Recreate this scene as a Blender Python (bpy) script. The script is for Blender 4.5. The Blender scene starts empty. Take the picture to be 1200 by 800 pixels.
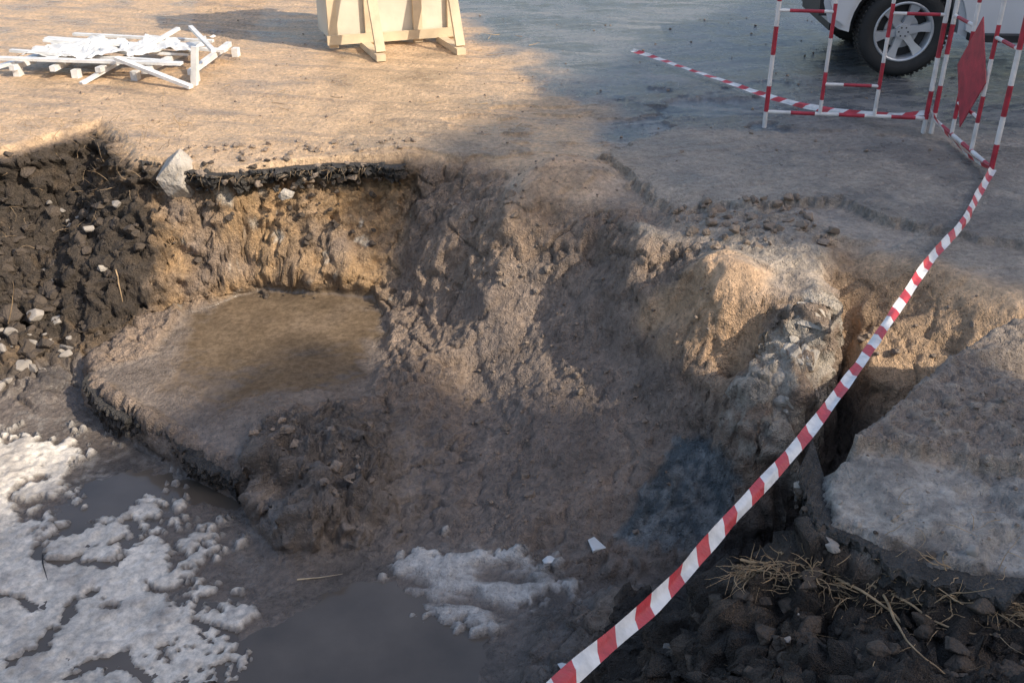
import bpy, bmesh, math, random
import numpy as np
from mathutils import Vector, Matrix
from mathutils.geometry import delaunay_2d_cdt
random.seed(7); rng=np.random.default_rng(7)
scene=bpy.context.scene
R=math.radians

# ------------------------------------------------------------------ noise
_perm=rng.permutation(256); _perm=np.concatenate([_perm,_perm,_perm])
_g=rng.normal(size=(256,3)); _g/=np.linalg.norm(_g,axis=1)[:,None]
def noise3(x,y,z):
    xi=np.floor(x).astype(int);yi=np.floor(y).astype(int);zi=np.floor(z).astype(int)
    xf=x-xi;yf=y-yi;zf=z-zi
    xi&=255;yi&=255;zi&=255
    f=lambda t:t*t*t*(t*(t*6-15)+10)
    u=f(xf);v=f(yf);w=f(zf)
    def c(dx,dy,dz):
        h=_perm[_perm[_perm[xi+dx]+yi+dy]+zi+dz]
        g=_g[h]
        return g[...,0]*(xf-dx)+g[...,1]*(yf-dy)+g[...,2]*(zf-dz)
    L=lambda a,b,t:a+(b-a)*t
    return 1.5*L(L(L(c(0,0,0),c(1,0,0),u),L(c(0,1,0),c(1,1,0),u),v),
             L(L(c(0,0,1),c(1,0,1),u),L(c(0,1,1),c(1,1,1),u),v),w)
def fbm(x,y,z,f,o,rid=False,gain=.5):
    s=0;a=1;t=0
    for i in range(o):
        n=noise3(x*f+i*17.3,y*f+i*5.1,z*f+i*9.7)
        if rid: n=1-2*np.abs(n)
        s=s+a*n;t+=a;a*=gain;f*=2.03
    return s/t
def ss(a,b,x):
    t=np.clip((x-a)/(b-a),0,1);return t*t*(3-2*t)
def polysd(px,py,poly):
    n=len(poly);d=np.full(px.shape,1e9);ins=np.zeros(px.shape,bool)
    for i in range(n):
        ax,ay=poly[i];bx,by=poly[(i+1)%n]
        ex,ey=bx-ax,by-ay;wx,wy=px-ax,py-ay
        t=np.clip((wx*ex+wy*ey)/(ex*ex+ey*ey+1e-12),0,1)
        d=np.minimum(d,(wx-ex*t)**2+(wy-ey*t)**2)
        c=((ay>py)!=(by>py))&(px<(bx-ax)*(py-ay)/((by-ay)+1e-12)+ax)
        ins^=c
    d=np.sqrt(d);return np.where(ins,d,-d)

# ------------------------------------------------------------------ terrain survey points (metres)
P=[];E=[]
def chain(pts,closed=False,link=True):
    i0=len(P);P.extend(pts)
    if link:
        for i in range(i0,len(P)-1):E.append((i,i+1))
        if closed:E.append((len(P)-1,i0))
pts=lambda s:[tuple(float(v) for v in p.split()) for p in s.split(",")]
# pit rim, far side and left side
chain(pts("-5.6 6.5 0,-4.63 7.04 0,-3.64 6.89 0,-3.42 7.26 0,-3.17 7.6 0,-2.58 6.73 0,-2.14 6.54 0,-1.89 6.45 0,-1.47 6.64 0,-.78 6.77 0,-.57 7.26 0,-.24 6.75 -.03,0 6.93 0,.29 6.42 -.02,.57 6.36 0,.78 6.27 0"))
chain(pts("-5.6 6.5 0,-6.2 5 0,-6 3 0,-5 1.8 0,-3 1.6 0,-1 1.7 0,.2 1.75 0,1 1.8 -.02,1.53 1.8 -.05,2.2 1.8 -.05,3.4 1.9 0"))
# wall mid and foot
chain(pts("-3.68 6.76 -.45,-3.13 6.89 -.5,-2.33 6.35 -.42,-1.76 6.43 -.42,-1.3 6.46 -.4,-.88 6.6 -.35"),link=False)
chain(pts("-4.12 5.55 -1.1,-3.34 5.64 -1.15,-2.82 5.92 -1.05,-2.35 6.16 -.92,-2.08 6.28 -.9,-1.81 6.37 -.88,-1.31 6.3 -.88,-.95 6.23 -.88,-.88 6.14 -.9"))
P+=pts("-3.22 6.31 -.85,-1.55 6.34 -.6")
# broken slab with puddle
chain(pts("-2.6 5.35 -.99,-2.42 5.15 -1,-1.95 4.79 -1.03,-1.43 4.42 -1.06"))
chain(pts("-2.66 5.34 -1.18,-2.45 5.1 -1.2,-1.98 4.74 -1.23,-1.46 4.37 -1.24"))
P+=pts("-1.46 5.51 -.95,-.87 5.52 -.96")
# floor
P+=pts("-3.59 4.57 -1.2,-3.18 5.27 -1.18,-2.23 3.13 -1.25,-1.3 3.13 -1.25,-2.17 4.6 -1.24,-1.33 4.12 -1.22,-.56 3.15 -1.27,-.62 3.67 -1.25,0 3.1 -1.22,.08 3.52 -1.22")
P+=pts("-4.6 4 -1.2,-4 2.7 -1.2,-2.2 2.6 -1.25,-.5 2.5 -1.25,.3 2.4 -1.1")
# mud
P+=pts("-.72 5.1 -1.02,-.47 4.46 -1.12,-.52 3.99 -1.2,-1.37 4.86 -.93,-1.33 4.41 -.97,-.9 4.3 -1,-1.08 4.03 -1.02,-.74 4.07 -1.05,-1.06 3.92 -1.2,-.87 4.75 -.97,-.7 3.96 -1.2")
# sand slope
P+=pts("-.72 6.62 -.4,-.57 5.91 -.85,-.31 5.91 -.6,-.4 6.36 -.3,0 5.96 -.15,.21 5.76 -.3,.62 5.66 -.12,.52 5.61 -.35,0 5.36 -.75,-.21 5.45 -.8,-.26 5.12 -1.03,-.26 4.46 -1.12,-.17 3.95 -1.17,.17 3.77 -1.18,.42 3.84 -1.08,.24 4.93 -.8,.49 5.08 -.6,.68 5.14 -.25,.6 5.23 -.4")
P+=pts(".83 5.3 -.06,1.11 5.28 -.02,1.41 5.1 0,1.64 4.92 0,.76 5.02 -.3,1.12 4.75 -.12,1.31 4.6 -.1,1.21 4.25 -.3,.75 4.78 -.6,.98 4.51 -.5,1.07 4.41 -.65,.73 4.48 -.8,.53 4.23 -.95,1 4.25 -.75,.51 3.97 -1.08,1.05 3.91 -.98,1.06 4.37 -.42,1.39 4.33 -.2")
chain(pts("1.55 4.55 -.02,1.45 4.24 -.25,1.37 4.1 -.5,1.08 3.84 -1"))
chain(pts("1.72 4.78 -.3,1.78 4.64 -.6,1.69 4.37 -.85,1.5 4.12 -1.05,1.245 3.92 -1.2,.917 3.73 -1.25,.616 3.67 -1.22"))
# hollow on the right
chain(pts("1.9 5.16 0,2.22 4.75 0,2.5 4.42 0,3 4.1 0,3.4 3.6 0"))
P+=pts("1.82 5.08 -.05,1.87 4.86 -.12,2.18 4.6 -.12,2.53 4.28 -.12,1.75 4.53 -.3,1.8 4.33 -.42,1.825 4.17 -.7,2.14 4.25 -.35,2.38 4.2 -.25,2.9 3.85 -.15")
P+=pts("2.25 4.13 -.4,1.85 3.8 -.65,1.5 3.5 -.9,1.3 3.25 -1.05,1.1 3.1 -1.1,2.7 3.85 -.2")
chain(pts("3 3.75 .02,2.6 3.95 .03,2.29 4.06 .03,1.8 3.64 .02,1.27 3.08 .03,1.14 2.94 -.02,1.1 2.71 -.03,1.385 2.53 -.03,1.62 2.44 -.03,2.4 2.3 -.03,3.4 2.3 0"))
P+=pts("1.36 2.47 -.22,1.64 2.37 -.2,1.1 2.62 -.27,2.4 2.22 -.2,1.03 2.8 -.6,1.03 3.0 -.9,3.3 2.2 -.1")
P+=pts(".82 2.74 -.32,.51 3.23 -.95,.54 2.93 -.8,.34 2.85 -.95,.6 2.52 -.6,.83 2.34 -.4,1.53 2.15 -.22,1.16 2.5 -.33,.9 3.1 -.95,.72 3.56 -1.15,2.2 2.1 -.15")
P+=[(x,y,0) for x in(-500,0,500) for y in (-500,500)]+[(-500,0,0),(500,0,0),(-8,9,0),(-4,9,0),(0,9,0),(4,9,0),(8,6,0),(3.2,5.5,0),(1.4,5.6,0),(-8,3,0),(0,0,0),(4,1,0),(6,3,0),(-8,0,0)]
V2=[Vector((p[0],p[1])) for p in P]
res=delaunay_2d_cdt(V2,E,[],0,1e-4)
tv,te,tf,ov=res[0],res[1],res[2],res[3]
TV=np.array([[v.x,v.y,0] for v in tv])
for i,o in enumerate(ov):
    if len(o): TV[i,2]=P[o[0]][2]
    else:
        d=[((V2[k]-tv[i]).length,P[k][2]) for k in range(len(P))];d.sort();TV[i,2]=d[0][1]
TF=np.array([list(f) for f in tf if len(f)==3])
def tin(x,y):
    z=np.zeros(x.shape)
    for a,b,c in TV[TF]:
        if a[2]==b[2]==c[2]==0: continue
        m=(x>=min(a[0],b[0],c[0]))&(x<=max(a[0],b[0],c[0]))&(y>=min(a[1],b[1],c[1]))&(y<=max(a[1],b[1],c[1]))
        idx=np.nonzero(m)[0]
        if not len(idx):continue
        X=x[idx];Y=y[idx]
        den=(b[1]-c[1])*(a[0]-c[0])+(c[0]-b[0])*(a[1]-c[1])
        if abs(den)<1e-12:continue
        l1=((b[1]-c[1])*(X-c[0])+(c[0]-b[0])*(Y-c[1]))/den
        l2=((c[1]-a[1])*(X-c[0])+(a[0]-c[0])*(Y-c[1]))/den
        l3=1-l1-l2
        k=(l1>=-1e-9)&(l2>=-1e-9)&(l3>=-1e-9)
        z[idx[k]]=l1[k]*a[2]+l2[k]*b[2]+l3[k]*c[2]
    return z
# ------------------------------------------------------------------ ground grid
def axis(segs):
    out=[]
    for a,b,s in segs: out+=list(np.arange(a,b-1e-6,s))
    return out
def grow(x0,s,end):
    o=[];x=x0
    while x<end:
        o.append(x);s*=1.35;x+=s
    o.append(end);return o
xs=np.array([-v for v in grow(6.6,.06,400)][::-1]+axis([(-6.5,-4.2,.05),(-4.2,2.9,.0125),(2.9,6,.04)])+grow(6,.05,400))
ys=np.array([-v for v in grow(0,.08,400)][::-1]+axis([(.1,1.9,.05),(1.9,6.1,.012),(6.1,7.0,.0065),(7.0,8,.014),(8,14,.035)])+grow(14,.05,400))
nx,ny=len(xs),len(ys)
X,Y=np.meshgrid(xs,ys);X=X.ravel();Y=Y.ravel()
core=(X>-7)&(X<4.5)&(Y>1)&(Y<9)
ci=np.nonzero(core)[0]
x=X[ci];y=Y[ci];o0=np.zeros(len(x))
hard=np.maximum(ss(-.35,-.05,polysd(x,y,[(-2.7,5.4),(-1.4,4.4),(-1.4,4.3),(-2.7,5.2)])),ss(-.3,0,polysd(x,y,[(1.1,2.6),(1.2,3.1),(2.3,4.1),(3,3.8),(3,2.3),(1.4,2.45)])))
hard=np.maximum(hard,.6*ss(-.3,0,polysd(x,y,[(-2.6,6.8),(-.7,6.9),(-.8,6.3),(-2.5,6.2)])))
wk=1-.85*hard
wx=(fbm(x,y,o0,2.3,3)*.055+fbm(x,y,o0+9,8,3)*.035)*wk
wy=(fbm(x,y,o0+31,2.3,3)*.055+fbm(x,y,o0+50,8,3)*.035)*wk
z=0
for dx,dy,w in((0,0,.3),(1,0,.175),(-1,0,.175),(0,1,.175),(0,-1,.175)):
    k=.035*(1-.75*hard)
    z=z+w*tin(x+wx+dx*k,y+wy+dy*k)
# rounded bulges of slumped sand
for bx,by,br,ba in((1.02,4.72,.30,.18),(.25,6.15,.36,.17),(-.42,6.15,.17,.12),(.62,5.35,.2,.09),(-.1,5.5,.2,.08),(-.62,5.2,.2,.05),(.35,5.55,.13,.06),(.72,4.95,.12,.06)):
    z=z+ba*np.exp(-(((x-bx)**2+(y-by)**2)/br**2)**1.5)
Z=np.zeros(len(X));Z[ci]=z
depth=np.zeros(len(X));depth[ci]=np.clip(-z,0,2)
far=np.maximum(0,np.hypot(X,Y-5)-14)
base_n=fbm(X,Y,Y*0,.7,4)
pit=ss(.02,.12,depth)
Z+=.03*base_n*(1-pit)*ss(60,10,far)
# ---- masks (world-space regions, noise in full 3D so that walls do not streak)
n1=fbm(X,Y,Z*1.3+3,1.6,5);n2=fbm(X,Y,Z*1.3+8,6,4);n3=fbm(X,Y,Z+13,20,3)
def reg(poly,soft=.08,warp=.1,wf=None):
    return ss(-soft,soft,polysd(X,Y,poly)+(n2 if wf is None else wf)*warp)
mroad=ss(-.35,.35,X-np.interp(Y,[6,7,8.4,10,12,16],[1.0,.8,.55,.1,-.6,-1.8])+n1*.6)*ss(6.5,7.4,Y+n1*.6-np.clip(X-1,0,9)*.12)
mroad=np.where(Y<5,0,mroad)
nsl=n2*.6+n3*.5
mslush=reg([(-4.6,5.0),(-3.6,4.95),(-2.85,4.95),(-2.5,4.9),(-2.2,4.55),(-1.75,4.25),(-1.5,3.8),(-1.25,3.5),(-1.25,3.1),(-1.2,2.6),(-4.4,2.6)],.02,.7,nsl)
cr=fbm(X,Y,Y*0+77,2.2,5,rid=True)
mslush*=ss(.79,.73,cr)
hole=fbm(X,Y,Y*0+91,1.1,5)
mslush*=ss(.29,.25,hole+.16*n3)
mslush2=reg([(-.62,3.90),(-.17,3.98),(.3,3.7),(.2,3.6),(-.05,3.45),(-.42,3.5)],.03,.3,nsl)*ss(-.25,.05,fbm(X*.8+Y*.5,Y*2.2,Y*0+5,3,5))
slabtop=reg([(-2.3,5.6),(-2.25,6.1),(-1.6,6.5),(-.95,6.3),(-.8,5.8),(-.85,5.1),(-1.35,4.85),(-1.5,4.5),(-1.95,4.83),(-2.42,5.19),(-2.6,5.4)],.04,.05)*ss(.78,.86,depth)*ss(1.1,1.07,depth)
mpud=reg([(-2.15,5.6),(-2.2,6.1),(-1.6,6.5),(-.95,6.3),(-.85,5.8),(-.95,5.2),(-1.3,5.05),(-1.7,5.0),(-2.1,5.25)],.1,.25)*slabtop
mconc=reg([(1.24,3.06),(1.0,2.94),(1.0,2.6),(1.385,2.45),(1.65,2.35),(2.6,2.2),(3.2,2.9),(1.9,2.94)],.02,.08)*ss(-.14,-.05,Z)
mrs=reg([(1.22,3.06),(1.8,3.7),(2.3,4.15),(3.2,3.9),(3.2,2.9),(1.9,2.95)],.02,.12,nsl)*ss(-.1,-.02,Z)
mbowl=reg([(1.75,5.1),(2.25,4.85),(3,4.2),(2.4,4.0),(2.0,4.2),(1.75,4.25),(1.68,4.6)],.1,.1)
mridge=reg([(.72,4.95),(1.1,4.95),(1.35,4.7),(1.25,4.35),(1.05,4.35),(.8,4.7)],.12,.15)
msunpatch=reg([(.05,6.6),(.55,6.5),(.6,5.95),(.05,5.8)],.2,.15)
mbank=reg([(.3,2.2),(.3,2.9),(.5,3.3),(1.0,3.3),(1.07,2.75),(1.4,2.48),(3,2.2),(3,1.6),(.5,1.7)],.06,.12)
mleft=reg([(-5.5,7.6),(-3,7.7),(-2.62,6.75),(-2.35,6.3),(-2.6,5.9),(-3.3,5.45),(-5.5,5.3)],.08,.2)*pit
mwall=reg([(-2.65,6.75),(-.65,6.9),(-.8,6.1),(-1.6,6.25),(-2.45,6.1)],.08,.1)*pit
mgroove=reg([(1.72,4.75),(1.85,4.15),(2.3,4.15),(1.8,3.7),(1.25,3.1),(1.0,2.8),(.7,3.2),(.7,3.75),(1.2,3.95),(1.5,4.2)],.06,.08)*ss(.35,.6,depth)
mfloor=ss(.98,1.12,depth)
mslope=reg([(-.25,5.7),(-.3,4),(.3,3.75),(1.1,3.85),(.95,4.6),(.75,5.0),(.5,5.5),(.1,5.7)],.12,.1)
mstone=reg([(1.6,4.62),(1.38,4.48),(1.25,4.28),(1.08,4.2),(1.15,4.05),(1.35,3.98),(1.5,4.2),(1.6,4.5)],.03,.2,nsl)
mblue=reg([(.5,3.93),(.85,4.33),(1.0,4.3),(1.12,4.0),(1.0,3.86)],.02,.08,nsl)
mudl=reg([(-1.5,4.75),(-1.0,4.9),(-.6,5.0),(-.45,4.0),(-1.15,3.9),(-1.5,4.35)],.08,.1)
smooth_=np.clip(np.maximum.reduce([mslope*.85,mbowl*.8,mridge*.75,msunpatch*.6,mblue*.8]),0,1)
# ---- relief layers
Z+=.032*ss(.05,.5,mslush)*(.8+.6*n2+.4*n3)+.03*mslush2*(1+n2)
Z+=.045*mrs*(1+.8*n2+.6*n3)
Z+=mconc*(.02*n2-.03*ss(.55,.7,fbm(X,Y,Y*0+44,1.7,4,rid=True)))
sheet=reg([(.95,5.65),(1.4,5.6),(1.98,5.68),(2.1,5.4),(2.8,5.0),(3.6,4.6),(4.2,6.5),(2.6,7.0),(1.2,7.2),(.6,6.6)],.02,.16,nsl)*(1-pit)
Z+=.035*sheet
tong=fbm(X*.9,Y*1.4,Y*0+21,.9,5)
mt=np.maximum(ss(.0,.05,tong-.02)*ss(3,1.6,np.hypot(X-1.2,(Y-6.6)*1.0)),sheet)*(1-pit)
Z+=.018*mt
mcr=reg([(.9,5.6),(1.7,5.6),(1.9,5.2),(1.5,4.7),(1.1,5.1)],.1,.1)
Z+=.05*mcr*np.clip(fbm(X,Y,Y*0+40,7,4,rid=True),0,1)
rut=fbm((X*.96-Y*.28)*.6,(X*.28+Y*.96)*5,Y*0+60,1.3,4)
Z+=.022*rut*ss(6.6,7.6,Y)*(1-mroad)*(1-pit)
tread=np.sin((X*.5+Y*.87)*60)*reg([(-4.2,14),(-3.2,14),(-2.6,9.5),(-3.1,9.5)],.05,.0)
Z+=.008*tread
stri=fbm((X*.93+Y*.36)*.5,(-X*.36+Y*.93)*9,Y*0+80,1.2,3)
Z+=.010*stri*(1-pit)*ss(.3,1.2,X)*ss(13,8,Y)
# ---- positions and displaced normals
Zg=Z.reshape(ny,nx)
gx=np.gradient(Zg,xs,axis=1);gy=np.gradient(Zg,ys,axis=0)
N=np.stack([-gx.ravel(),-gy.ravel(),np.ones(nx*ny)],1);N/=np.linalg.norm(N,axis=1)[:,None]
near_i=np.nonzero((X>-6.6)&(X<4)&(Y>1)&(Y<9))[0]
xx,yy,zz=X[near_i],Y[near_i],Z[near_i]
big=fbm(xx,yy,zz,2.6,3);mid=fbm(xx,yy,zz,9,4,gain=.6);clod=fbm(xx,yy,zz+5,5,5,rid=True,gain=.6);fine=fbm(xx,yy,zz+7,30,2)
strat=fbm(xx,yy,zz*3.5,4,4,gain=.6);crk=np.abs(fbm(xx,yy,zz+33,2.6,3))
# rills running down the sand fan towards the pit floor
rill=fbm((xx*.95+yy*.3)*5,(yy*.95-xx*.3)*.9,zz*.6+3,1.5,4)
g=lambda a:a[near_i]
rough=g(pit)*(1-g(slabtop)*.97)*(1-g(mslush)*.8)
calm=ss(1.15,1.2,g(depth))*(1-g(mbank))*.93
amp=rough*(1-calm);sm=g(smooth_)
D=amp*(.05*big+.04*mid*(1-sm*.75)+.012*fine)
D+=amp*g(mslope)*.03*rill
D-=amp*(1-sm*.7)*.04*ss(.04,.0,crk)
D+=amp*np.clip(g(mleft)+g(mbank)+g(mwall)*.4,0,1)*(.08*np.clip(clod,-.3,1)+.03*mid)
D+=amp*g(mwall)*.08*strat
D+=amp*.06*(1-sm)*np.clip(clod-.05,0,1)
D+=amp*g(mstone)*.08*np.clip(clod,-.2,1)
ml=ss(-.1,.1,polysd(xx,yy,[(-1.45,4.75),(-1.0,4.9),(-.7,4.5),(-.65,3.95),(-1.15,3.9),(-1.4,4.3)]))
D+=ml*(.10*np.clip(clod,-.2,1)+.06*big+.03*mid)
D+=(1-g(pit))*(.004*fine+.008*mid)+.012*g(mrs)*(fine+mid)+.010*g(mslush)*(mid+fine)+.004*g(slabtop)*mid
pos=np.stack([X,Y,Z],1)
pos[near_i]+=N[near_i]*D[:,None]
dz=-pos[near_i][:,2]
uc=(g(mleft)+g(mwall)>.2)*ss(.09,.2,dz)*ss(.75,.4,dz)*ss(5.9,6.3,yy)
pos[near_i,1]+=.09*uc

# ---- colours (albedo, plus painted sun patches) + roughness
C=np.empty((nx*ny,4))
def L(c,m,r=None):
    m=np.clip(m,0,1)[:,None]
    col=np.array(list(c)+[r if r is not None else .8])
    if r is None: C[:,:3]=C[:,:3]*(1-m)+col[:3]*m
    else: C[:]=C*(1-m)+col*m
C[:]=(.38,.305,.235,.6)
L((.64,.42,.235),ss(6,6.8,Y)*(1-mroad)*ss(1.4,.2,X)*(.85+.3*n1),.5)
L((.36,.25,.155),ss(.05,.35,n1)*ss(6,6.8,Y)*(1-mroad)*.75,.2)
L((.30,.21,.14),ss(.05,.3,rut)*ss(6.6,7.2,Y)*(1-mroad)*.55,.3)
L((.15,.15,.15),mroad,.30)
L((.06,.068,.076),mroad*ss(-.25,.2,n1+.4*n2)*.85,.12)
L((.29,.265,.235),mroad*ss(.1,.35,rut)*.5,.45)
L((.24,.225,.205),mroad*ss(.1,.3,stri)*.5,.35)
L((.44,.36,.28),mt*ss(8.5,5,Y),.7)
L((.36,.305,.25),ss(.7,1.3,X)*ss(4.6,5.4,Y)*(1-mroad)*(1-pit)*.7,.5)
L((.17,.15,.135),ss(-.05,.3,n1+.5*n2)*ss(.7,1.3,X)*ss(4.6,5.4,Y)*(1-mroad)*(1-pit)*.6,.2)
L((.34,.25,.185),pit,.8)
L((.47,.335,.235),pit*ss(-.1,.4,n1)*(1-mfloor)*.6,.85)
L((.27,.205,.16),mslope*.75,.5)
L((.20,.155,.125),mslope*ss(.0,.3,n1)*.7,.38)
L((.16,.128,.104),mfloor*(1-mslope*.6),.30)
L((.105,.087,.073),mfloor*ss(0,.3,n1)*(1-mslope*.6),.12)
L((.54,.345,.18),mwall*ss(-.3,.2,n1+.1),.9)
L((.26,.175,.11),mwall*ss(.0,.3,n2+.3*n1)*.7,.9)
L((.64,.55,.44),mwall*ss(.28,.38,n2+.2*n3)*.8,.9)
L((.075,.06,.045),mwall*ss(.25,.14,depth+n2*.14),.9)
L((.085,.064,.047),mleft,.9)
L((.28,.185,.105),mleft*ss(.05,.35,n1+n2*.4)*.7,.9)
L((.58,.38,.21),mleft*ss(.1,.03,depth),.9)
L((.60,.40,.24),mbowl*.9,.8)  # lighter orange sand, sunlight on the hollow painted into the colour
L((.60,.385,.225),mridge*ss(.65,.35,depth)*.9,.8)  # sun patch on the ridge face, painted as orange sand
L((.60,.395,.24),msunpatch*.8,.75)  # painted sun patch on the upper mound
L((.35,.28,.225),mrs,.9)
L((.50,.42,.335),mrs*ss(.0,.4,n3+n2)*.5,.9)
L((.35,.31,.265),mconc*(1-mrs),.7)
L((.17,.15,.13),mconc*(1-mrs)*ss(-.1,.25,n2+n3*.5)*.75,.4)
L((.55,.50,.44),mconc*(1-mrs)*ss(.15,.4,n1+n3*.5)*.5,.8)
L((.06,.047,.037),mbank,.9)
L((.16,.115,.08),mbank*ss(.05,.35,n2)*.7,.95)
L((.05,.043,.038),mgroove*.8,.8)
L((.21,.165,.13),slabtop,.30)
L((.15,.108,.07),mpud,.05)
L((.27,.20,.14),mpud*ss(.1,.35,n1)*.4,.15)
L((.22,.178,.145),mudl*(1-mpud)*ss(1.2,1.1,depth),.4)
L((.54,.46,.37),mstone*ss(-.05,.12,n2+.5*n3),.8)
L((.11,.125,.13),mblue,.16)
L((.30,.29,.27),mblue*ss(-.1,.2,n2+n3*.8)*.7,.3)
L((.64,.57,.48),mslush,.5)
L((.40,.35,.30),mslush*ss(.05,.4,n2+.5*n3)*.7,.3)
L((.76,.69,.59),mslush*ss(.25,.55,n1+.6*n3)*.5,.6)
L((.30,.27,.235),reg([(-4.6,5.3),(-2.6,5.2),(-1.5,4.2),(-1.0,3.2),(-1,2.6),(-4.4,2.6)],.15,.3)*(1-mslush)*ss(-.1,.3,n2+n3)*mfloor*.55,.2)
L((.54,.50,.45),mslush2*.9,.25)
me=bpy.data.meshes.new("ground")
me.vertices.add(nx*ny);me.vertices.foreach_set("co",pos.astype(np.float32).ravel())
ii=(np.arange(ny-1)[:,None]*nx+np.arange(nx-1)[None]).ravel()
F=np.stack([ii,ii+1,ii+nx+1,ii+nx],1).astype(np.int32)
me.loops.add(F.size);me.loops.foreach_set("vertex_index",F.ravel())
me.polygons.add(len(F));me.polygons.foreach_set("loop_start",np.arange(0,F.size,4,dtype=np.int32))
me.polygons.foreach_set("use_smooth",np.ones(len(F),bool))
me.update(calc_edges=True)
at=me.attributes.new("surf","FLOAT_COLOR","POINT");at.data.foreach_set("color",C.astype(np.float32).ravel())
at=me.attributes.new("grain","FLOAT","POINT")
G=np.clip(.45+pit*.75-slabtop*.75-mpud*.45-mslush*.35-mfloor*.9*(1-mbank)*(1-mslope)-mslope*.35*(1-mfloor)-mslope*mfloor*.6+mrs*.7+mt*.4+mbank*.5-mroad*.2,0.03,1.4)
at.data.foreach_set("value",G.astype(np.float32))
ground=bpy.data.objects.new("ground",me);scene.collection.objects.link(ground)
def gi(px,py):
    i=min(nx-1,max(0,int(np.searchsorted(xs,px))));j=min(ny-1,max(0,int(np.searchsorted(ys,py))));return j*nx+i
def hz(px,py):return float(pos[gi(px,py),2])
def hn(px,py):return Vector(N[gi(px,py)])

# ------------------------------------------------------------------ materials
def mat(name):
    m=bpy.data.materials.new(name);m.use_nodes=True
    nt=m.node_tree;b=nt.nodes["Principled BSDF"];return m,nt,b
def simple(name,c,r=.6,metal=0,var=.25,scale=12,bump=.2,dirt=None,bd=.01):
    m,nt,b=mat(name);N_=nt.nodes;l=nt.links
    tc=N_.new("ShaderNodeTexCoord");n=N_.new("ShaderNodeTexNoise");n.inputs["Scale"].default_value=scale;n.inputs["Detail"].default_value=4
    l.new(tc.outputs["Object"],n.inputs["Vector"])
    r1=N_.new("ShaderNodeValToRGB");r1.color_ramp.elements[0].position=.3;r1.color_ramp.elements[1].position=.7
    d=dirt or tuple(v*(1-var) for v in c)
    r1.color_ramp.elements[0].color=(*d,1);r1.color_ramp.elements[1].color=(*c,1)
    l.new(n.outputs["Fac"],r1.inputs["Fac"]);l.new(r1.outputs["Color"],b.inputs["Base Color"])
    b.inputs["Roughness"].default_value=r;b.inputs["Metallic"].default_value=metal
    bp=N_.new("ShaderNodeBump");bp.inputs["Strength"].default_value=bump;bp.inputs["Distance"].default_value=bd
    n2_=N_.new("ShaderNodeTexNoise");n2_.inputs["Scale"].default_value=scale*5;n2_.inputs["Detail"].default_value=2
    l.new(tc.outputs["Object"],n2_.inputs["Vector"]);l.new(n2_.outputs["Fac"],bp.inputs["Height"]);l.new(bp.outputs["Normal"],b.inputs["Normal"])
    return m
m,nt,b=mat("wet_soil_and_sand");Nn=nt.nodes;l=nt.links
def node(t,**k):
    n=Nn.new(t)
    for a,v in k.items():
        if a in n.inputs: n.inputs[a].default_value=v
        else: setattr(n,a,v)
    return n
def math_(op,a,bb):
    n=Nn.new("ShaderNodeMath");n.operation=op
    for i,v in enumerate((a,bb)):
        if isinstance(v,(int,float)):n.inputs[i].default_value=v
        else:l.new(v,n.inputs[i])
    return n.outputs[0]
av=node("ShaderNodeAttribute",attribute_name="surf");ag=node("ShaderNodeAttribute",attribute_name="grain")
tc=node("ShaderNodeTexCoord")
def nz(s,d=6,rough=.6):
    n=node("ShaderNodeTexNoise");n.inputs["Scale"].default_value=s;n.inputs["Detail"].default_value=d;n.inputs["Roughness"].default_value=rough
    l.new(tc.outputs["Object"],n.inputs["Vector"]);return n.outputs["Fac"]
def mr(src,a,b_,c,d):
    n=node("ShaderNodeMapRange");l.new(src,n.inputs[0])
    for i,v in enumerate((a,b_,c,d)):n.inputs[i+1].default_value=v
    return n.outputs[0]
na=nz(4.5,3);nb=nz(26,4,.78)
v=math_("MULTIPLY",mr(na,.3,.7,.8,1.22),mr(nb,.3,.7,.62,1.42))
vor=node("ShaderNodeTexVoronoi");vor.inputs["Scale"].default_value=60;l.new(tc.outputs["Object"],vor.inputs["Vector"])
peb=mr(vor.outputs["Distance"],.1,.32,1,0)
sepc=node("ShaderNodeSeparateColor");l.new(vor.outputs["Color"],sepc.inputs[0])
sel=mr(sepc.outputs[0],.6,.65,0,1)
peb=math_("MULTIPLY",peb,sel)
pebc=math_("ADD",v,math_("MULTIPLY",math_("MULTIPLY",peb,ag.outputs["Fac"]),mr(sepc.outputs[1],0,1,-.5,.5)))
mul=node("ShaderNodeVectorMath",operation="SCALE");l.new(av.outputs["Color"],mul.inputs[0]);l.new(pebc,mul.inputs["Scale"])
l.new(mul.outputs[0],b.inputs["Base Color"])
ro=math_("ADD",av.outputs["Alpha"],mr(na,.35,.65,-.10,.10))
mx=math_("MAXIMUM",ro,.04);l.new(mx,b.inputs["Roughness"])
h=math_("ADD",math_("MULTIPLY",nb,1.9),math_("MULTIPLY",peb,.4))
h=math_("MULTIPLY",h,ag.outputs["Fac"])
bp=node("ShaderNodeBump");bp.inputs["Strength"].default_value=1.0;bp.inputs["Distance"].default_value=.032
l.new(h,bp.inputs["Height"]);l.new(bp.outputs["Normal"],b.inputs["Normal"])
me.materials.append(m)

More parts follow.
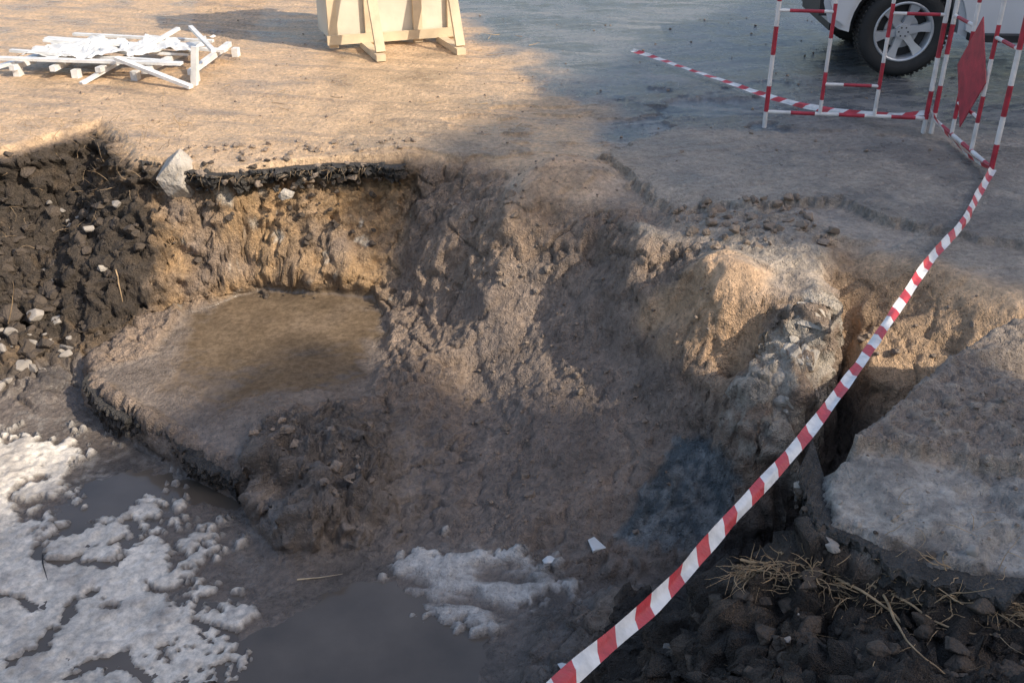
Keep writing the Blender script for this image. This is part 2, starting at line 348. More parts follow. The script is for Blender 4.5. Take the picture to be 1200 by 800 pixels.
M_rock=simple("grey_rock",(.40,.35,.30),.9,0,.4,9,.6)
M_clod=simple("soil_clod",(.32,.245,.185),.95,0,.45,12,.8,bd=.02)
M_dclod=simple("dark_soil_clod",(.11,.083,.062),.9,0,.45,12,.8,bd=.02)
M_conc=simple("broken_concrete",(.56,.49,.41),.85,0,.5,9,.8,bd=.02)
M_asph=simple("asphalt_edge",(.085,.075,.065),.85,0,.6,14,1,bd=.03)
M_red=simple("red_paint",(.50,.035,.06),.45,0,.45,14,.15)
M_white=simple("white_paint",(.82,.79,.76),.45,0,.3,10,.15)
M_wood=simple("raw_pine",(.74,.58,.38),.7,0,.3,5,.3)
M_ply=simple("plywood",(.74,.66,.52),.7,0,.25,3,.2)
M_snow=simple("white_film",(.86,.84,.80),.5,0,.35,5,.4)
M_straw=simple("dry_root",(.55,.38,.22),.9,0,.5,20,.2)
M_tyre=simple("tyre_rubber",(.03,.03,.03),.8,0,.3,10,.3)
M_alloy=simple("alloy",(.60,.61,.63),.35,.5,.2,8,.05)
M_car=simple("silver_paint",(.74,.75,.77),.22,.15,.12,3,.03)
M_black=simple("black_plastic",(.025,.025,.027),.6,0,.3,10,.2)
M_glass=simple("dark_glass",(.02,.025,.03),.06,0,.1,3,0)
M_plaster=simple("plaster",(.5,.45,.38),.9,0,.15,2,.2)
M_water=simple("muddy_water",(.155,.125,.098),.12,0,.4,2.6,.25,bd=.006)

class MB:
    def __init__(s):s.v=[];s.f=[];s.m=[];s.mats=[];s.sm=[]
    def mi(s,m):
        if m not in s.mats:s.mats.append(m)
        return s.mats.index(m)
    def add(s,vs,fs,m,smooth=False):
        o=len(s.v);s.v+=[tuple(p) for p in vs];k=s.mi(m)
        for f in fs:s.f.append([o+i for i in f]);s.m.append(k);s.sm.append(smooth)
    def box(s,c,d,m,rot=None):
        c=Vector(c);vs=[]
        for x_ in(-.5,.5):
            for y_ in(-.5,.5):
                for z_ in(-.5,.5):
                    p=Vector((x_*d[0],y_*d[1],z_*d[2]))
                    if rot is not None:p=rot@p
                    vs.append(c+p)
        s.add(vs,[(0,1,3,2),(4,6,7,5),(0,4,5,1),(2,3,7,6),(0,2,6,4),(1,5,7,3)],m)
    def beam(s,a,b_,w,t,m,up=(0,0,1)):
        a=Vector(a);b_=Vector(b_);d=(b_-a);Ln=d.length;d.normalize();u=Vector(up)
        if abs(d.dot(u))>.98:u=Vector((1,0,0))
        sd=d.cross(u).normalized();u2=sd.cross(d).normalized()
        rot=Matrix((d,sd,u2)).transposed()
        s.box((a+b_)/2,(Ln,w,t),m,rot)
    def tube(s,a,b_,r,m,n=10,r2=None,cap=True):
        a=Vector(a);b_=Vector(b_);d=(b_-a).normalized();u=Vector((0,0,1)) if abs(d.z)<.9 else Vector((1,0,0))
        p=d.cross(u).normalized();q=d.cross(p);vs=[];r2=r if r2 is None else r2
        for c,rr in((a,r),(b_,r2)):
            for i in range(n):
                t=2*math.pi*i/n;vs.append(c+(p*math.cos(t)+q*math.sin(t))*rr)
        fs=[(i,(i+1)%n,n+(i+1)%n,n+i) for i in range(n)]
        s.add(vs,fs,m,True)
        if cap:s.add(vs,[tuple(range(n))[::-1],tuple(range(n,2*n))],m)
    def rock(s,c,r,m,n=14,flat=.7,rot=None,asp=1.0):
        bm=bmesh.new()
        for i in range(n):
            d=Vector(rng.normal(size=3)).normalized()*r*random.uniform(.75,1.05)
            d.z*=flat;d.x*=asp
            bm.verts.new(d)
        bmesh.ops.convex_hull(bm,input=bm.verts)
        for v_ in [v_ for v_ in bm.verts if not v_.link_faces]:bm.verts.remove(v_)
        bmesh.ops.bevel(bm,geom=list(bm.edges),offset=r*.07,segments=1,affect='EDGES',clamp_overlap=True)
        bm.verts.index_update()
        ro=Matrix.Rotation(random.uniform(0,6.3),3,'Z') if rot is None else rot
        s.add([Vector(c)+ro@v_.co for v_ in bm.verts],[[v_.index for v_ in f.verts] for f in bm.faces],m);bm.free()
    def obj(s,name,parent=None,loc=None,rotz=0):
        me_=bpy.data.meshes.new(name);me_.from_pydata(s.v,[],s.f);me_.update()
        for m_ in s.mats:me_.materials.append(m_)
        me_.polygons.foreach_set("material_index",s.m);me_.polygons.foreach_set("use_smooth",s.sm)
        o=bpy.data.objects.new(name,me_);scene.collection.objects.link(o)
        if parent:o.parent=parent
        if loc:o.location=loc
        o.rotation_euler[2]=rotz
        return o
def empty(name,loc=(0,0,0),rotz=0):
    e=bpy.data.objects.new(name,None);e.location=loc;e.rotation_euler[2]=rotz;scene.collection.objects.link(e);return e

# muddy water standing in the lowest part of the pit floor (ground rises through it at its shore)
mb=MB()
wp=[(-4.0,5.0),(-3.0,5.2),(-2.3,5.0),(-1.4,4.45),(-1.1,3.95),(-.5,4.1),(-.1,3.95),(.4,3.7),(.7,3.5),(.3,2.9),(-.2,2.5),(-2,2.5),(-4,2.7)]
mb.add([(px,py,-1.232) for px,py in wp],[tuple(range(len(wp)))],M_water);mb.obj("puddle_water")

# ------------------------------------------------------------------ rubble
def scatter(mb,poly,n,r0,r1,m,flat=.75,sink=.35,pw=2.2):
    xa=[p[0] for p in poly];ya=[p[1] for p in poly];k=0
    while k<n:
        px=random.uniform(min(xa),max(xa));py=random.uniform(min(ya),max(ya))
        if polysd(np.array([px]),np.array([py]),poly)[0]<0:continue
        r=r0+(r1-r0)*random.random()**pw
        mb.rock((px,py,hz(px,py)+r*(flat-sink)*.6),r,m,14,flat);k+=1
mb=MB()
scatter(mb,[(-3.7,6.2),(-3.0,6.35),(-2.7,5.9),(-3.2,5.5),(-3.9,5.4)],140,.015,.10,M_dclod)
scatter(mb,[(-3.9,6.0),(-2.9,6.0),(-2.9,5.6),(-3.9,5.2)],70,.02,.09,M_rock)
scatter(mb,[(-4,7),(-2.7,6.7),(-2.5,6.2),(-3.8,6.0)],170,.012,.07,M_dclod)
scatter(mb,[(-3.4,6.9),(-2.5,6.6),(-2.5,6.2),(-3.4,6.2)],16,.02,.05,M_rock)
scatter(mb,[(-2.5,6.55),(-.9,6.62),(-.9,6.25),(-2.4,6.25)],60,.012,.045,M_dclod)
mb.obj("rubble")
mb=MB()
scatter(mb,[(-.3,5.4),(.3,5.7),(1.1,4.1),(.6,3.9),(-.2,4.0)],40,.01,.045,M_clod,pw=3)
scatter(mb,[(-.4,6.6),(.6,6.4),(1.2,4.4),(.4,4.0),(-.3,4.0)],420,.004,.016,M_clod)
scatter(mb,[(-.7,6.7),(.3,5.9),(.1,5.5),(-.5,5.9)],50,.01,.05,M_clod)
scatter(mb,[(-1.45,4.7),(-.8,4.9),(-.7,4),(-1.3,4)],80,.01,.05,M_clod)
scatter(mb,[(.9,5.7),(1.75,5.7),(1.8,5.1),(1.1,4.9)],130,.008,.05,M_clod)
scatter(mb,[(1.7,4.6),(2.4,4.6),(2.5,4.2),(1.8,4.2)],14,.008,.035,M_clod)
scatter(mb,[(1.3,3.1),(2,3.6),(2.6,3.8),(2.6,3.0),(1.3,3.0)],240,.004,.018,M_clod)
scatter(mb,[(1.3,3.1),(2.6,3.0),(2.6,2.5),(1.3,2.6)],70,.003,.014,M_clod)
scatter(mb,[(-4,12),(4,12),(4,6),(1,6),(-.6,7.4),(-4,7.6)],320,.004,.02,M_clod)
scatter(mb,[(-2.7,6.9),(-.6,7.1),(-.8,6.75),(-2.0,6.55)],110,.004,.035,M_clod)
mb.obj("sand_clods")
mb=MB()
scatter(mb,[(.4,3.1),(1.0,3.1),(1.1,2.7),(1.7,2.4),(1.7,2.0),(.6,2.2)],230,.01,.06,M_dclod)
scatter(mb,[(.4,3.1),(1.0,3.1),(1.7,2.4),(1.7,2.0),(.6,2.2)],25,.01,.035,M_rock)
mb.obj("soil_clods")
def align(n,rz,tx=0,ty=0):
    q=Vector((0,0,1)).rotation_difference(n).to_matrix()
    return q@Matrix.Rotation(rz,3,'Z')@Matrix.Rotation(tx,3,'X')@Matrix.Rotation(ty,3,'Y')
mb=MB();k=0
poly=[(1.58,4.5),(1.46,4.42),(1.32,4.28),(1.1,4.2),(1.15,4.07),(1.32,4.03),(1.46,4.22)]
while k<34:
    px=random.uniform(1.0,1.6);py=random.uniform(3.95,4.65)
    if polysd(np.array([px]),np.array([py]),poly)[0]<0:continue
    r=.022+.075*random.random()**1.5
    n=(hn(px,py)*.5+Vector((-.1,-.3,.9))).normalized()
    mb.rock((px,py,hz(px,py)-.3*r),r,M_conc,13,.55,align(n,random.uniform(0,3.1),random.uniform(-.3,.3),random.uniform(-.3,.3)),1.2);k+=1
for px,py,r in[(.19,3.81,.045),(.40,3.86,.055),(.25,2.98,.06),(.12,2.95,.05),(-.1,3.0,.06),(-.3,3.03,.08)]:
    mb.rock((px,py,hz(px,py)+.005),r,M_snow,10,.35,None,1.7)
mb.obj("concrete_rubble")
mb=MB()
mb.rock((-2.27,6.55,-.11),.19,M_conc,20,1.05);mb.obj("kerb_stone")
mb=MB();mb.rock((-1.53,6.42,-.18),.075,M_conc,10,.7);mb.rock((-2.78,6.2,-.62),.06,M_conc,10,.7);mb.obj("concrete_rubble")
# asphalt crust: ragged broken edge of the paving
def crust(name,path,back,th,m,jit=.03,cover=.25,drop=-.03,chunks=0,var=.2,cmat=None):
    mb=MB();P2=[]
    for i in range(len(path)-1):
        a,b_=Vector(path[i]),Vector(path[i+1]);k=max(2,int((b_-a).length/.016))
        for j in range(k):P2.append(a.lerp(b_,j/k))
    n=len(P2);vs=[];pv=0;offs=[];th_=[];pt=0;step=0
    for i,p in enumerate(P2):
        pv=pv*.75+random.uniform(-jit,jit);pt=pt*.88+random.uniform(-var,var)
        if random.random()<.07:step=random.uniform(-.05,.05)
        offs.append(pv+step);th_.append(max(.15,1+pt))
    levs=[(0,0),(-.12,-.012),(-.3,.006),(-.5,-.012),(-.7,.012),(-.85,.0),(-1,.06)]
    for dz_,inw in levs:
        for q,of,tt in zip(P2,offs,th_):
            vs.append((q.x+random.uniform(-.008,.008)+(inw+of)*back[0],q.y+random.uniform(-.018,.018)*(dz_<0)+(inw+of)*back[1],q.z+dz_*th*tt+random.uniform(-.008,.008)*(dz_<0)))
    o=len(vs)
    for q in P2:vs.append((q.x+back[0]*cover,q.y+back[1]*cover,q.z+drop))
    fs=[]
    for lv in range(len(levs)-1):
        for i in range(n-1):fs.append((lv*n+i,lv*n+i+1,(lv+1)*n+i+1,(lv+1)*n+i))
    for i in range(n-1):fs.append((i,o+i,o+i+1,i+1))
    mb.add(vs,fs,m)
    for i in range(chunks):
        q=random.choice(P2);r=random.uniform(.012,.05)
        mb.rock((q.x+random.uniform(-.02,.02),q.y+random.uniform(-.03,.04),q.z-th*random.uniform(-.1,1.6)),r,random.choice(cmat or [m]),11,.7)
    return mb.obj(name)
crust("asphalt_crust",[(-2.62,6.73,-.035),(-2.14,6.46,-.04),(-1.89,6.38,-.04),(-1.47,6.53,-.035),(-1.1,6.60,-.035),(-.72,6.66,-.06)],(0,1),.085,M_asph,.026,chunks=110,var=.28,cmat=[M_asph,M_dclod,M_clod])
crust("asphalt_crust",[(1.06,3.02,-.03),(1.04,2.75,-.045),(1.07,2.64,-.05),(1.385,2.43,-.05),(1.62,2.35,-.045),(2.5,2.18,-.04)],(.45,.9),.13,M_asph,.018,chunks=40,cmat=[M_asph,M_rock,M_dclod])
crust("asphalt_crust",[(-2.66,5.38,-1.0),(-2.47,5.12,-1.01),(-1.98,4.74,-1.04),(-1.46,4.36,-1.075)],(.5,.87),.16,M_asph,.012,.14,-.012,chunks=20)

# ------------------------------------------------------------------ roots and dry grass
def strand(mb,p,d,Ln,r,m,seg=7,curl=.5,grav=.3):
    d=Vector(d).normalized();p=Vector(p)
    for i in range(seg):
        q=p+d*Ln/seg
        mb.tube(p,q,r*(1-i/seg*.75),m,4,r*(1-(i+1)/seg*.75),False)
        p=q;d=(d+Vector(rng.normal(size=3))*curl*.35+Vector((0,0,-grav*.2))).normalized()
mb=MB()
for i in range(620):
    t=random.random()**1.3;px=.80+t*.95+random.uniform(-.05,.05);py=2.74-t*.44+random.uniform(-.05,.02)
    strand(mb,(px,py,max(hz(px,py),-.28)+.02),(random.uniform(-1,1),random.uniform(-.9,.2),random.uniform(-.1,.6)),random.uniform(.03,.14),random.uniform(.0014,.0036),M_straw,6,.7)
for i in range(60):
    px=random.uniform(.5,1.7);py=random.uniform(2.1,2.8)
    strand(mb,(px,py,hz(px,py)+.01),(random.uniform(-1,1),random.uniform(-1,.3),random.uniform(0,.5)),random.uniform(.05,.2),.0015,M_straw)
for k in range(18):
    strand(mb,(.80+.03*k,2.72-.013*k,-.21+.004*k),(1,-.45,.02),.7,random.uniform(.003,.008),M_straw,18,.5,0)
mb.obj("dry_grass_roots")
mb=MB()
for i in range(170):
    px=random.uniform(-3.9,-2.4);py=random.uniform(6.5,7.6)
    strand(mb,(px,py,hz(px,py)+.01),(random.uniform(-.6,.6),random.uniform(-1,.2),random.uniform(-.3,.8)),random.uniform(.05,.2),.002,M_straw)
for i in range(50):
    px=random.uniform(-2.4,-.9);py=np.interp(px,[-2.4,-1.89,-1.47,-.8],[6.5,6.36,6.5,6.6])
    strand(mb,(px,py,-.05),(random.uniform(-.4,.4),-.8,random.uniform(-.5,.4)),random.uniform(.04,.12),.0015,M_straw)
for a_ in[(-3.35,5.9,-.9,.3,.5),(-2.65,6.1,-.6,.2,-1)]:
    strand(mb,a_[:3],(a_[3],-.2,a_[4]),.4,.006,M_straw,8,.2,0)
mb.obj("dry_grass_roots")
mb=MB()
strand(mb,(-1.05,3.75,-1.21),(1,.1,.02),.22,.005,M_wood,6,.15,0)
strand(mb,(-2.35,3.9,-1.18),(.4,-.9,.1),.22,.005,M_black,6,.15,0)
for i in range(22):
    px=random.uniform(-3.5,.3);py=random.uniform(7.2,11)
    strand(mb,(px,py,.025),(random.uniform(-1,1),random.uniform(-1,1),.02),random.uniform(.08,.25),.004,M_straw,5,.2,0)
mb.obj("twig")

# ------------------------------------------------------------------ metal barriers
def barrier(p0,p1,sign=False):
    p0=Vector(p0);p1=Vector(p1);d=p1-p0;W=d.length;ang=math.atan2(d.y,d.x)
    e=empty("metal_barrier",p0,ang)
    def bands(name,a,b_,r,off=0):
        mb=MB();a=Vector(a);b_=Vector(b_);Ln=(b_-a).length;k=0;t=-off
        while t<Ln:
            st=random.uniform(.17,.24)
            t0=max(t,0);t1=min(t+st,Ln)
            if t1>t0:mb.tube(a.lerp(b_,t0/Ln),a.lerp(b_,t1/Ln),r,M_red if k%2 else M_white,10)
            t+=st;k+=1
        mb.obj(name,e)
    H=1.35
    bands("post_1",(0,0,0),(0,0,H),.017,.05);bands("post_2",(W,0,0),(W,0,H),.017,.12)
    bands("upright_1",(W*.34,0,.12),(W*.34,0,H),.014,.1);bands("upright_2",(W*.68,0,.12),(W*.68,0,H),.014,.02)
    bands("rail_bottom",(0,0,.12),(W,0,.12),.014,.03);bands("rail_top",(0,0,H),(W,0,H),.017,.1)
    bands("rail_middle_1",(W*.34,0,.34),(W*.68,0,.34),.012,.08);bands("rail_middle_2",(0,0,.85),(W*.34,0,.85),.012,.1)
    bands("rail_middle_3",(W*.68,0,.85),(W,0,.85),.012,.1)
    if sign:
        mb=MB();cx,cz=W*.5,.58;w,h_=.26,.36
        vs=[(cx-w,-.028,cz),(cx,-.028,cz-h_),(cx+w,-.028,cz),(cx,-.028,cz+h_)];vb=[(a,-.022,c_) for a,b_,c_ in vs]
        mb.add(vs+vb,[(0,1,2,3),(7,6,5,4)]+[(i,4+i,4+(i+1)%4,(i+1)%4) for i in range(4)],M_red);mb.obj("warning_plate",e)
barrier((1.9,7.38,0),(3.03,7.2,0));barrier((3.08,7.18,0),(3.02,6.05,0),True)

# ------------------------------------------------------------------ tape
mt_,nt,b=mat("barrier_tape_film");Nn=nt.nodes;l=nt.links
uvn=node("ShaderNodeUVMap");sx=node("ShaderNodeSeparateXYZ");l.new(uvn.outputs[0],sx.inputs[0])
q=math_("ADD",sx.outputs[0],math_("MULTIPLY",sx.outputs[1],.05));q=math_("FRACT",math_("DIVIDE",q,.22),0);q=math_("GREATER_THAN",q,.55)
tc=node("ShaderNodeTexCoord")
mixn=node("ShaderNodeMix",data_type="RGBA");l.new(q,mixn.inputs[0]);mixn.inputs[6].default_value=(.84,.81,.78,1);mixn.inputs[7].default_value=(.60,.06,.07,1)
ds=node("ShaderNodeVectorMath",operation="SCALE");l.new(mixn.outputs[2],ds.inputs[0]);l.new(mr(nz(18,3),.35,.7,1.0,.72),ds.inputs["Scale"])
l.new(ds.outputs[0],b.inputs["Base Color"]);b.inputs["Roughness"].default_value=.4
bp=node("ShaderNodeBump");bp.inputs["Distance"].default_value=.006;bp.inputs["Strength"].default_value=.6;l.new(nz(40,2),bp.inputs["Height"]);l.new(bp.outputs["Normal"],b.inputs["Normal"])
def ribbon(name,ctrl,width,tw):
    cp=[Vector(c) for c in ctrl];pts_=[]
    for i in range(len(cp)-1):
        p0=cp[max(i-1,0)];p1=cp[i];p2=cp[i+1];p3=cp[min(i+2,len(cp)-1)]
        for j in range(24):
            t=j/24;pts_.append(.5*((2*p1)+(p2-p0)*t+(2*p0-5*p1+4*p2-p3)*t*t+(3*p1-p0-3*p2+p3)*t**3))
    pts_.append(cp[-1]);vs=[];fs=[];uv=[];s_=0
    for i,p in enumerate(pts_):
        d=(pts_[min(i+1,len(pts_)-1)]-pts_[max(i-1,0)]).normalized()
        sd=d.cross(Vector((0,0,1))).normalized();up=sd.cross(d)
        if i:s_+=(p-pts_[i-1]).length
        a=tw(s_);w=sd*math.cos(a)+up*math.sin(a);nn=w.cross(d)
        for k in range(7):
            c_=k/6-.5;fold=.35*math.sin(s_*4+1)+.15*math.sin(s_*23)
            vs.append(p+w*width*c_*(1-.12*math.sin(s_*7)**2)+nn*(width*fold*(abs(c_)*1.2-.3)));uv.append((s_,k/6))
        if i:
            for k in range(6):fs.append(((i-1)*7+k,(i-1)*7+k+1,i*7+k+1,i*7+k))
    me_=bpy.data.meshes.new(name);me_.from_pydata(vs,[],fs);ul=me_.uv_layers.new(name="UVMap")
    for lp in me_.loops:ul.data[lp.index].uv=uv[lp.vertex_index]
    me_.materials.append(mt_);me_.polygons.foreach_set("use_smooth",[True]*len(fs))
    o=bpy.data.objects.new(name,me_);scene.collection.objects.link(o);return o
ribbon("barrier_tape",[(3.02,6.03,.12),(2.75,5.6,.09),(2.5,5.17,.1),(2.15,4.7,.09),(1.85,4.24,.08),(1.6,3.85,.085),(1.37,3.47,.11),(1.0,2.9,.15),(.64,2.38,.21),(.38,1.95,.32),(.117,1.52,.49),(-.03,1.24,.62),(-.3,.8,.85)],.047,lambda s:.35+.45*math.sin(s*1.7))
ribbon("barrier_tape",[(3.05,7.2,.16),(2.8,7.35,.1),(2.4,7.75,.05),(2.06,8.2,.045),(1.6,9.1,.05),(1.17,9.89,.05)],.05,lambda s:.5+.4*math.sin(s*2))
ribbon("barrier_tape",[(3.05,7.2,.18),(3.06,6.9,.1),(3.03,6.4,.09),(3.02,6.05,.12)],.05,lambda s:.9)

# ------------------------------------------------------------------ wooden hoarding crate
e=empty("wooden_crate",(-1.83,10.15,0),math.atan2(.5,1.33))
W=1.33;mb=MB()
mb.box((W/2,.02,.87),(W-.1,.018,1.54),M_ply);mb.box((W/2,.62,.87),(W-.1,.018,1.54),M_ply)
mb.box((.03,.32,.87),(.018,.56,1.54),M_ply);mb.box((W-.03,.32,.87),(.018,.56,1.54),M_ply);mb.obj("panels",e)
mb=MB()
for xx_ in(.05,.42,.92,W-.05):mb.box((xx_,-.02,.85),(.09,.045,1.66),M_wood)
for zz_ in(.1,.85,1.6):mb.box((W/2,-.06,zz_),(W+.04,.03,.09),M_wood)
mb.box((W/2,.66,1.6),(W,.04,.09),M_wood);mb.obj("battens",e)
for k,xx_ in enumerate((.36,1.16)):
    mb=MB();mb.beam((xx_,-.09,1.25),(xx_+.02,-.62,.07),.045,.09,M_wood,(1,0,0));mb.beam((xx_,.0,.035),(xx_,-.72,.035),.09,.06,M_wood)
    mb.obj("brace_%d"%(k+1),e)
# ------------------------------------------------------------------ white pallet frame on the left
e=empty("white_pallet",(-4.46,9.0,0),R(-6));e.scale=(.84,.86,.9)
mb=MB()
for yy_ in(-.02,.2,.42,.66,.9,1.2):mb.beam((random.uniform(-.25,.1),yy_,random.uniform(.13,.24)),(2.0+random.uniform(-.35,.1),yy_+random.uniform(-.16,.16),.15),random.uniform(.05,.1),.025,M_snow)
for xx_ in(.05,.5,1.0,1.5,2.0):
    mb.beam((xx_,-.1,.11),(xx_+random.uniform(-.16,.16),1.3,.11),.06,.05,M_snow)
for xx_ in(.05,.7,1.35,2.0):
    mb.box((xx_,0,.045),(.07,.09,.09),M_snow);mb.box((xx_,1.2,.045),(.07,.09,.09),M_snow)
mb.beam((1.2,-.05,.22),(2.1,-.35,.03),.07,.03,M_snow);mb.beam((2.05,-.15,.0),(2.1,-.12,.36),.06,.06,M_snow)
mb.beam((1.5,1.2,.3),(2.2,.1,.28),.05,.03,M_snow);mb.beam((.9,-.3,.02),(1.4,1.1,.3),.05,.03,M_snow)
mb.beam((-.3,.2,.05),(.6,.9,.24),.09,.03,M_snow);mb.obj("planks",e)
for (cx,cy,sx_,sy_,nm) in((.6,.5,1.1,.8,"plastic_film_1"),(1.4,.75,.8,.6,"plastic_film_2")):
    bm=bmesh.new();bmesh.ops.create_grid(bm,x_segments=60,y_segments=40,size=.5)
    for v_ in bm.verts:
        px,py=v_.co.x*sx_+cx,v_.co.y*sy_+cy
        N1=lambda f,o_:float(noise3(np.array([px*f]),np.array([py*f]),np.array([o_]))[0])
        a1,a2,a3,a4=N1(3,1.),N1(8,4.),N1(20,2.),N1(5,9.)
        v_.co=Vector((px+a2*.06+a4*.10,py+a1*.12+a3*.01,.19+a1*.06+abs(a2)*.05+abs(a3)*.02))
    me_=bpy.data.meshes.new(nm);bm.to_mesh(me_);bm.free();me_.materials.append(M_snow)
    for p_ in me_.polygons:p_.use_smooth=True
    o=bpy.data.objects.new(nm,me_);scene.collection.objects.link(o);o.parent=e

# ------------------------------------------------------------------ parked car (SUV)
car=empty("parked_car",(3.45,9.0,0),R(-4))
def arc(cx,cz,r,a0,a1,n):return[(cx+r*math.cos(R(a0+(a1-a0)*i/n)),cz+r*math.sin(R(a0+(a1-a0)*i/n))) for i in range(n+1)]
prof=[(-.72,.62),(-.66,.46),(-.56,.40)]+arc(0,.40,.47,183,-3,18)+[(.55,.34),(2.15,.34)]+arc(2.72,.40,.47,183,-3,18)+[(3.3,.42),(3.52,.5),(3.6,.8),(3.58,1.08),(2.6,1.1),(1.2,1.1),(.4,1.12),(-.3,1.10),(-.62,1.02),(-.72,.85)]
bm=bmesh.new();W=1.78
vsb=[bm.verts.new((px,0,pz)) for px,pz in prof]
f=bm.faces.new(vsb);r_=bmesh.ops.extrude_face_region(bm,geom=[f])
for v_ in r_["geom"]:
    if isinstance(v_,bmesh.types.BMVert):v_.co.y+=W
bmesh.ops.recalc_face_normals(bm,faces=bm.faces)
bmesh.ops.bevel(bm,geom=[e_ for e_ in bm.edges if len(e_.link_faces)==2 and e_.calc_face_angle(0)>.6 and abs(e_.verts[0].co.y-e_.verts[1].co.y)<.01],offset=.05,segments=4,affect='EDGES')
me_=bpy.data.meshes.new("body");bm.to_mesh(me_);bm.free();me_.materials.append(M_car)
o=bpy.data.objects.new("body",me_);scene.collection.objects.link(o);o.parent=car
mb=MB()
gh=[(.75,1.1),(1.35,1.66),(3.2,1.68),(3.5,1.1)];a_=.06;b2=.2
vs=[(px,a_ if pz<1.2 else b2,pz) for px,pz in gh]+[(px,W-(a_ if pz<1.2 else b2),pz) for px,pz in gh]
mb.add(vs,[(0,3,2,1),(4,5,6,7),(0,1,5,4),(2,3,7,6)],M_glass);mb.obj("windows",car)
mb=MB()
mb.box((2.28,W/2,1.70),(1.9,W-.38,.05),M_car)
for s_ in(0,1):
    yb=a_-.01 if s_==0 else W-a_+.01;yt=b2-.01 if s_==0 else W-b2+.01
    for (xa,xb) in((.75,1.35),(1.85,1.85),(2.75,2.72),(3.5,3.2)):
        mb.beam((xa,yb,1.1),(xb,yt,1.67),.05,.07,M_car)
mb.obj("roof_and_pillars",car)
mb=MB();mb.box((1.36,-.03,.36),(1.62,.14,.06),M_black);mb.box((1.36,W+.03,.36),(1.62,.14,.06),M_black)
mb.box((-.70,W/2,.58),(.1,W-.12,.14),M_black);mb.obj("running_boards",car)
mb=MB()
mb.box((-.70,.2,.86),(.06,.3,.16),M_white);mb.box((-.70,W-.2,.86),(.06,.3,.16),M_white);mb.obj("headlights",car)
mb=MB()
for xa in (1.15,2.15):mb.box((xa,-.004,.75),(.008,.006,.62),M_black)
mb.box((1.95,-.02,.92),(.16,.03,.03),M_car);mb.obj("door_details",car)
mb=MB();mb.box((1.4,W/2,.5),(4.0,W-.5,.3),M_black);mb.obj("chassis",car)
def wheel(name,cx,cy,sgn):
    w=empty(name,(cx,cy,.385));w.parent=car
    pr=[(.255,-.10),(.30,-.125),(.345,-.125),(.375,-.105),(.385,-.07),(.385,.07),(.375,.105),(.345,.125),(.30,.125),(.255,.10)]
    n=48;vs=[];fs=[]
    for i in range(n):
        t=2*math.pi*i/n
        for r_,yy_ in pr:vs.append((r_*math.cos(t),yy_,r_*math.sin(t)))
    k=len(pr)
    for i in range(n):
        for j in range(k-1):fs.append((i*k+j,i*k+j+1,((i+1)%n)*k+j+1,((i+1)%n)*k+j))
    mb=MB();mb.add(vs,fs,M_tyre,True)
    for i in range(60):
        t=2*math.pi*i/60
        for s_ in(-1,1):
            mb.box((.387*math.cos(t+s_*.03),s_*.06,.387*math.sin(t+s_*.03)),(.014,.07,.022),M_tyre,Matrix.Rotation(-t,3,'Y'))
    mb.obj("tyre",w)
    mb=MB();pr=[(.262,.10),(.262,-.10),(.25,-.112),(.235,-.10),(.225,.0),(.225,.09)]
    vs=[];fs=[];k=len(pr)
    for i in range(n):
        t=2*math.pi*i/n
        for r_,yy_ in pr:vs.append((r_*math.cos(t),yy_*sgn,r_*math.sin(t)))
    for i in range(n):
        for j in range(k-1):fs.append((i*k+j,i*k+j+1,((i+1)%n)*k+j+1,((i+1)%n)*k+j))
    mb.add(vs,fs,M_alloy,True)
    for i in range(6):
        t=2*math.pi*i/6+.2
        d=Vector((math.cos(t),0,math.sin(t)));pn=Vector((-math.sin(t),0,math.cos(t)))
        q=[]
        for rr,ww,yy_ in((.05,.035,-.075),(.15,.028,-.085),(.235,.045,-.095)):
            for s_ in(-1,1):
                q.append(d*rr+pn*ww*s_+Vector((0,yy_*sgn,0)));q.append(d*rr+pn*ww*s_*1.1+Vector((0,(yy_+.035)*sgn,0)))
        fs=[]
        for a in(0,1):
            o_=a*4;fs+=[(o_,o_+2,o_+6,o_+4),(o_,o_+4,o_+5,o_+1),(o_+2,o_+3,o_+7,o_+6)]
        mb.add(q,fs,M_alloy)
    mb.tube((0,-.095*sgn,0),(0,-.03*sgn,0),.062,M_alloy,24)
    for i in range(6):
        t=2*math.pi*i/6;mb.tube((.04*math.cos(t),-.1*sgn,.04*math.sin(t)),(.04*math.cos(t),-.09*sgn,.04*math.sin(t)),.007,M_black,6)
    mb.obj("rim",w)
    mb=MB();mb.tube((0,.0,0),(0,.04*sgn,0),.224,M_black,32);mb.tube((0,-.02*sgn,0),(0,.0,0),.15,M_alloy,32);mb.obj("brake_disc",w)
wheel("wheel_1",0,.13,1);wheel("wheel_2",2.72,.13,1);wheel("wheel_3",0,W-.13,-1);wheel("wheel_4",2.72,W-.13,-1)

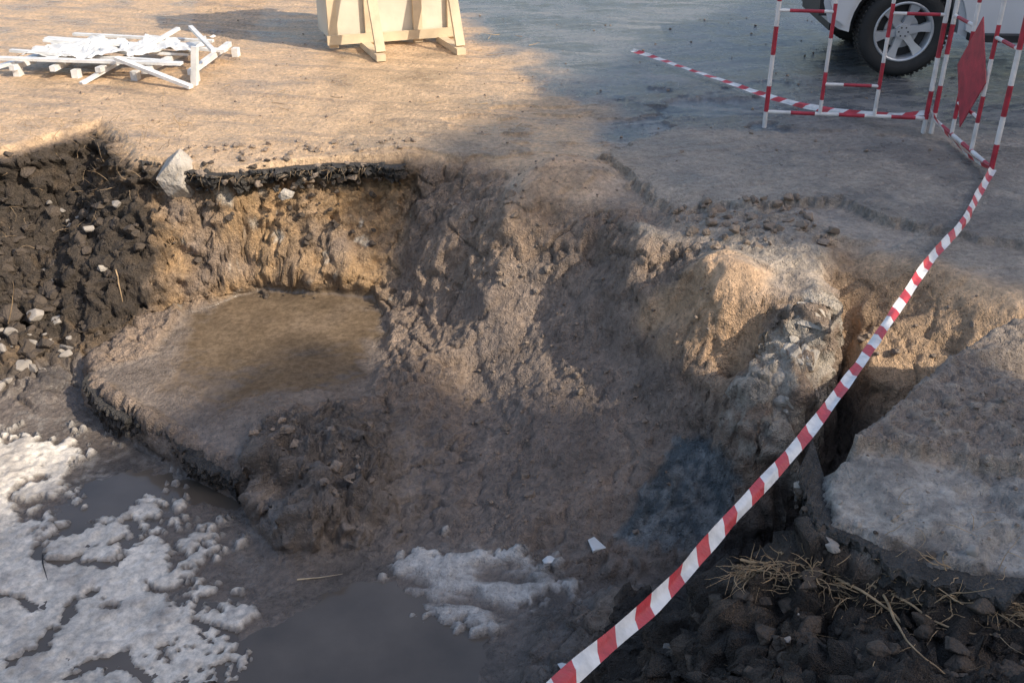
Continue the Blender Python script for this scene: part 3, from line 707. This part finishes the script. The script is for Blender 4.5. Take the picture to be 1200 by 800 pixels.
# ------------------------------------------------------------------ unseen buildings added to cast shade, with a gap for a sun streak
EL=34
az=Vector((.864,-.503));pn=Vector((.503,.864))
def shade_building(name,c0,c1,s0,s1,H,floors):
    # c = distance across the sun direction, s = distance towards the sun
    ctr=az*((s0+s1)/2)+pn*((c0+c1)/2)
    e=empty(name,(ctr.x,ctr.y,0),math.atan2(pn.y,pn.x));Wd=c1-c0;Dp=s1-s0
    mb=MB();mb.box((0,0,H/2),(Wd,Dp,H),M_plaster);mb.obj("walls",e)
    mb=MB();mb.box((0,0,H+.1),(Wd+.3,Dp+.3,.2),M_asph);mb.obj("roof",e)
    mb=MB();mf=MB();fh=H/floors;n=max(1,int(Wd/2.6))
    for k in range(floors):
        for i in range(n):
            xx_=-Wd/2+Wd*(i+.5)/n
            for s_ in(-1,1):
                yy_=s_*(Dp/2)
                if k==0 and i==n//2:
                    mb.box((xx_,yy_+s_*.01,1.05),(1.0,.06,2.1),M_wood);continue
                mf.box((xx_,yy_+s_*.01,fh*(k+.55)),(1.3,.06,1.5),M_white);mb.box((xx_,yy_+s_*.03,fh*(k+.55)),(1.14,.06,1.34),M_glass)
    mf.obj("window_frames",e);mb.obj("windows_and_door",e)
t_=math.tan(R(EL))
shade_building("shade_building_north",5.2,24,18,26,(18+3.6)*t_,4)
shade_building("shade_building_south",-14,4.15,18,26,(18+2.3)*t_,4)

# ------------------------------------------------------------------ light, sky, camera
w=bpy.data.worlds.new("World");scene.world=w;w.use_nodes=True
nt=w.node_tree;sky=nt.nodes.new("ShaderNodeTexSky");sky.sky_type='NISHITA';sky.sun_disc=False
sky.sun_elevation=R(EL);sky.sun_rotation=math.atan2(.864,-.503);sky.dust_density=2.5
bg=nt.nodes["Background"];bg.inputs["Strength"].default_value=.24;nt.links.new(sky.outputs[0],bg.inputs[0])
sd=Vector((.864*math.cos(R(EL)),-.503*math.cos(R(EL)),math.sin(R(EL))))
sl_=bpy.data.lights.new("sun","SUN");sl_.energy=5;sl_.angle=R(.6);sl_.color=(1,.90,.75)
so=bpy.data.objects.new("sun",sl_);so.rotation_euler=sd.to_track_quat('Z','Y').to_euler();so.location=(10,-6,12);scene.collection.objects.link(so)
cam=bpy.data.cameras.new("camera");cam.lens=35;cam.sensor_width=36;cam.clip_end=1500;cam.clip_start=.05
co=bpy.data.objects.new("camera",cam);co.location=(0,0,2.1);co.rotation_euler=(R(90-28),0,0);scene.collection.objects.link(co);scene.camera=co
scene.view_settings.view_transform='Standard';scene.view_settings.look='None';scene.view_settings.exposure=0
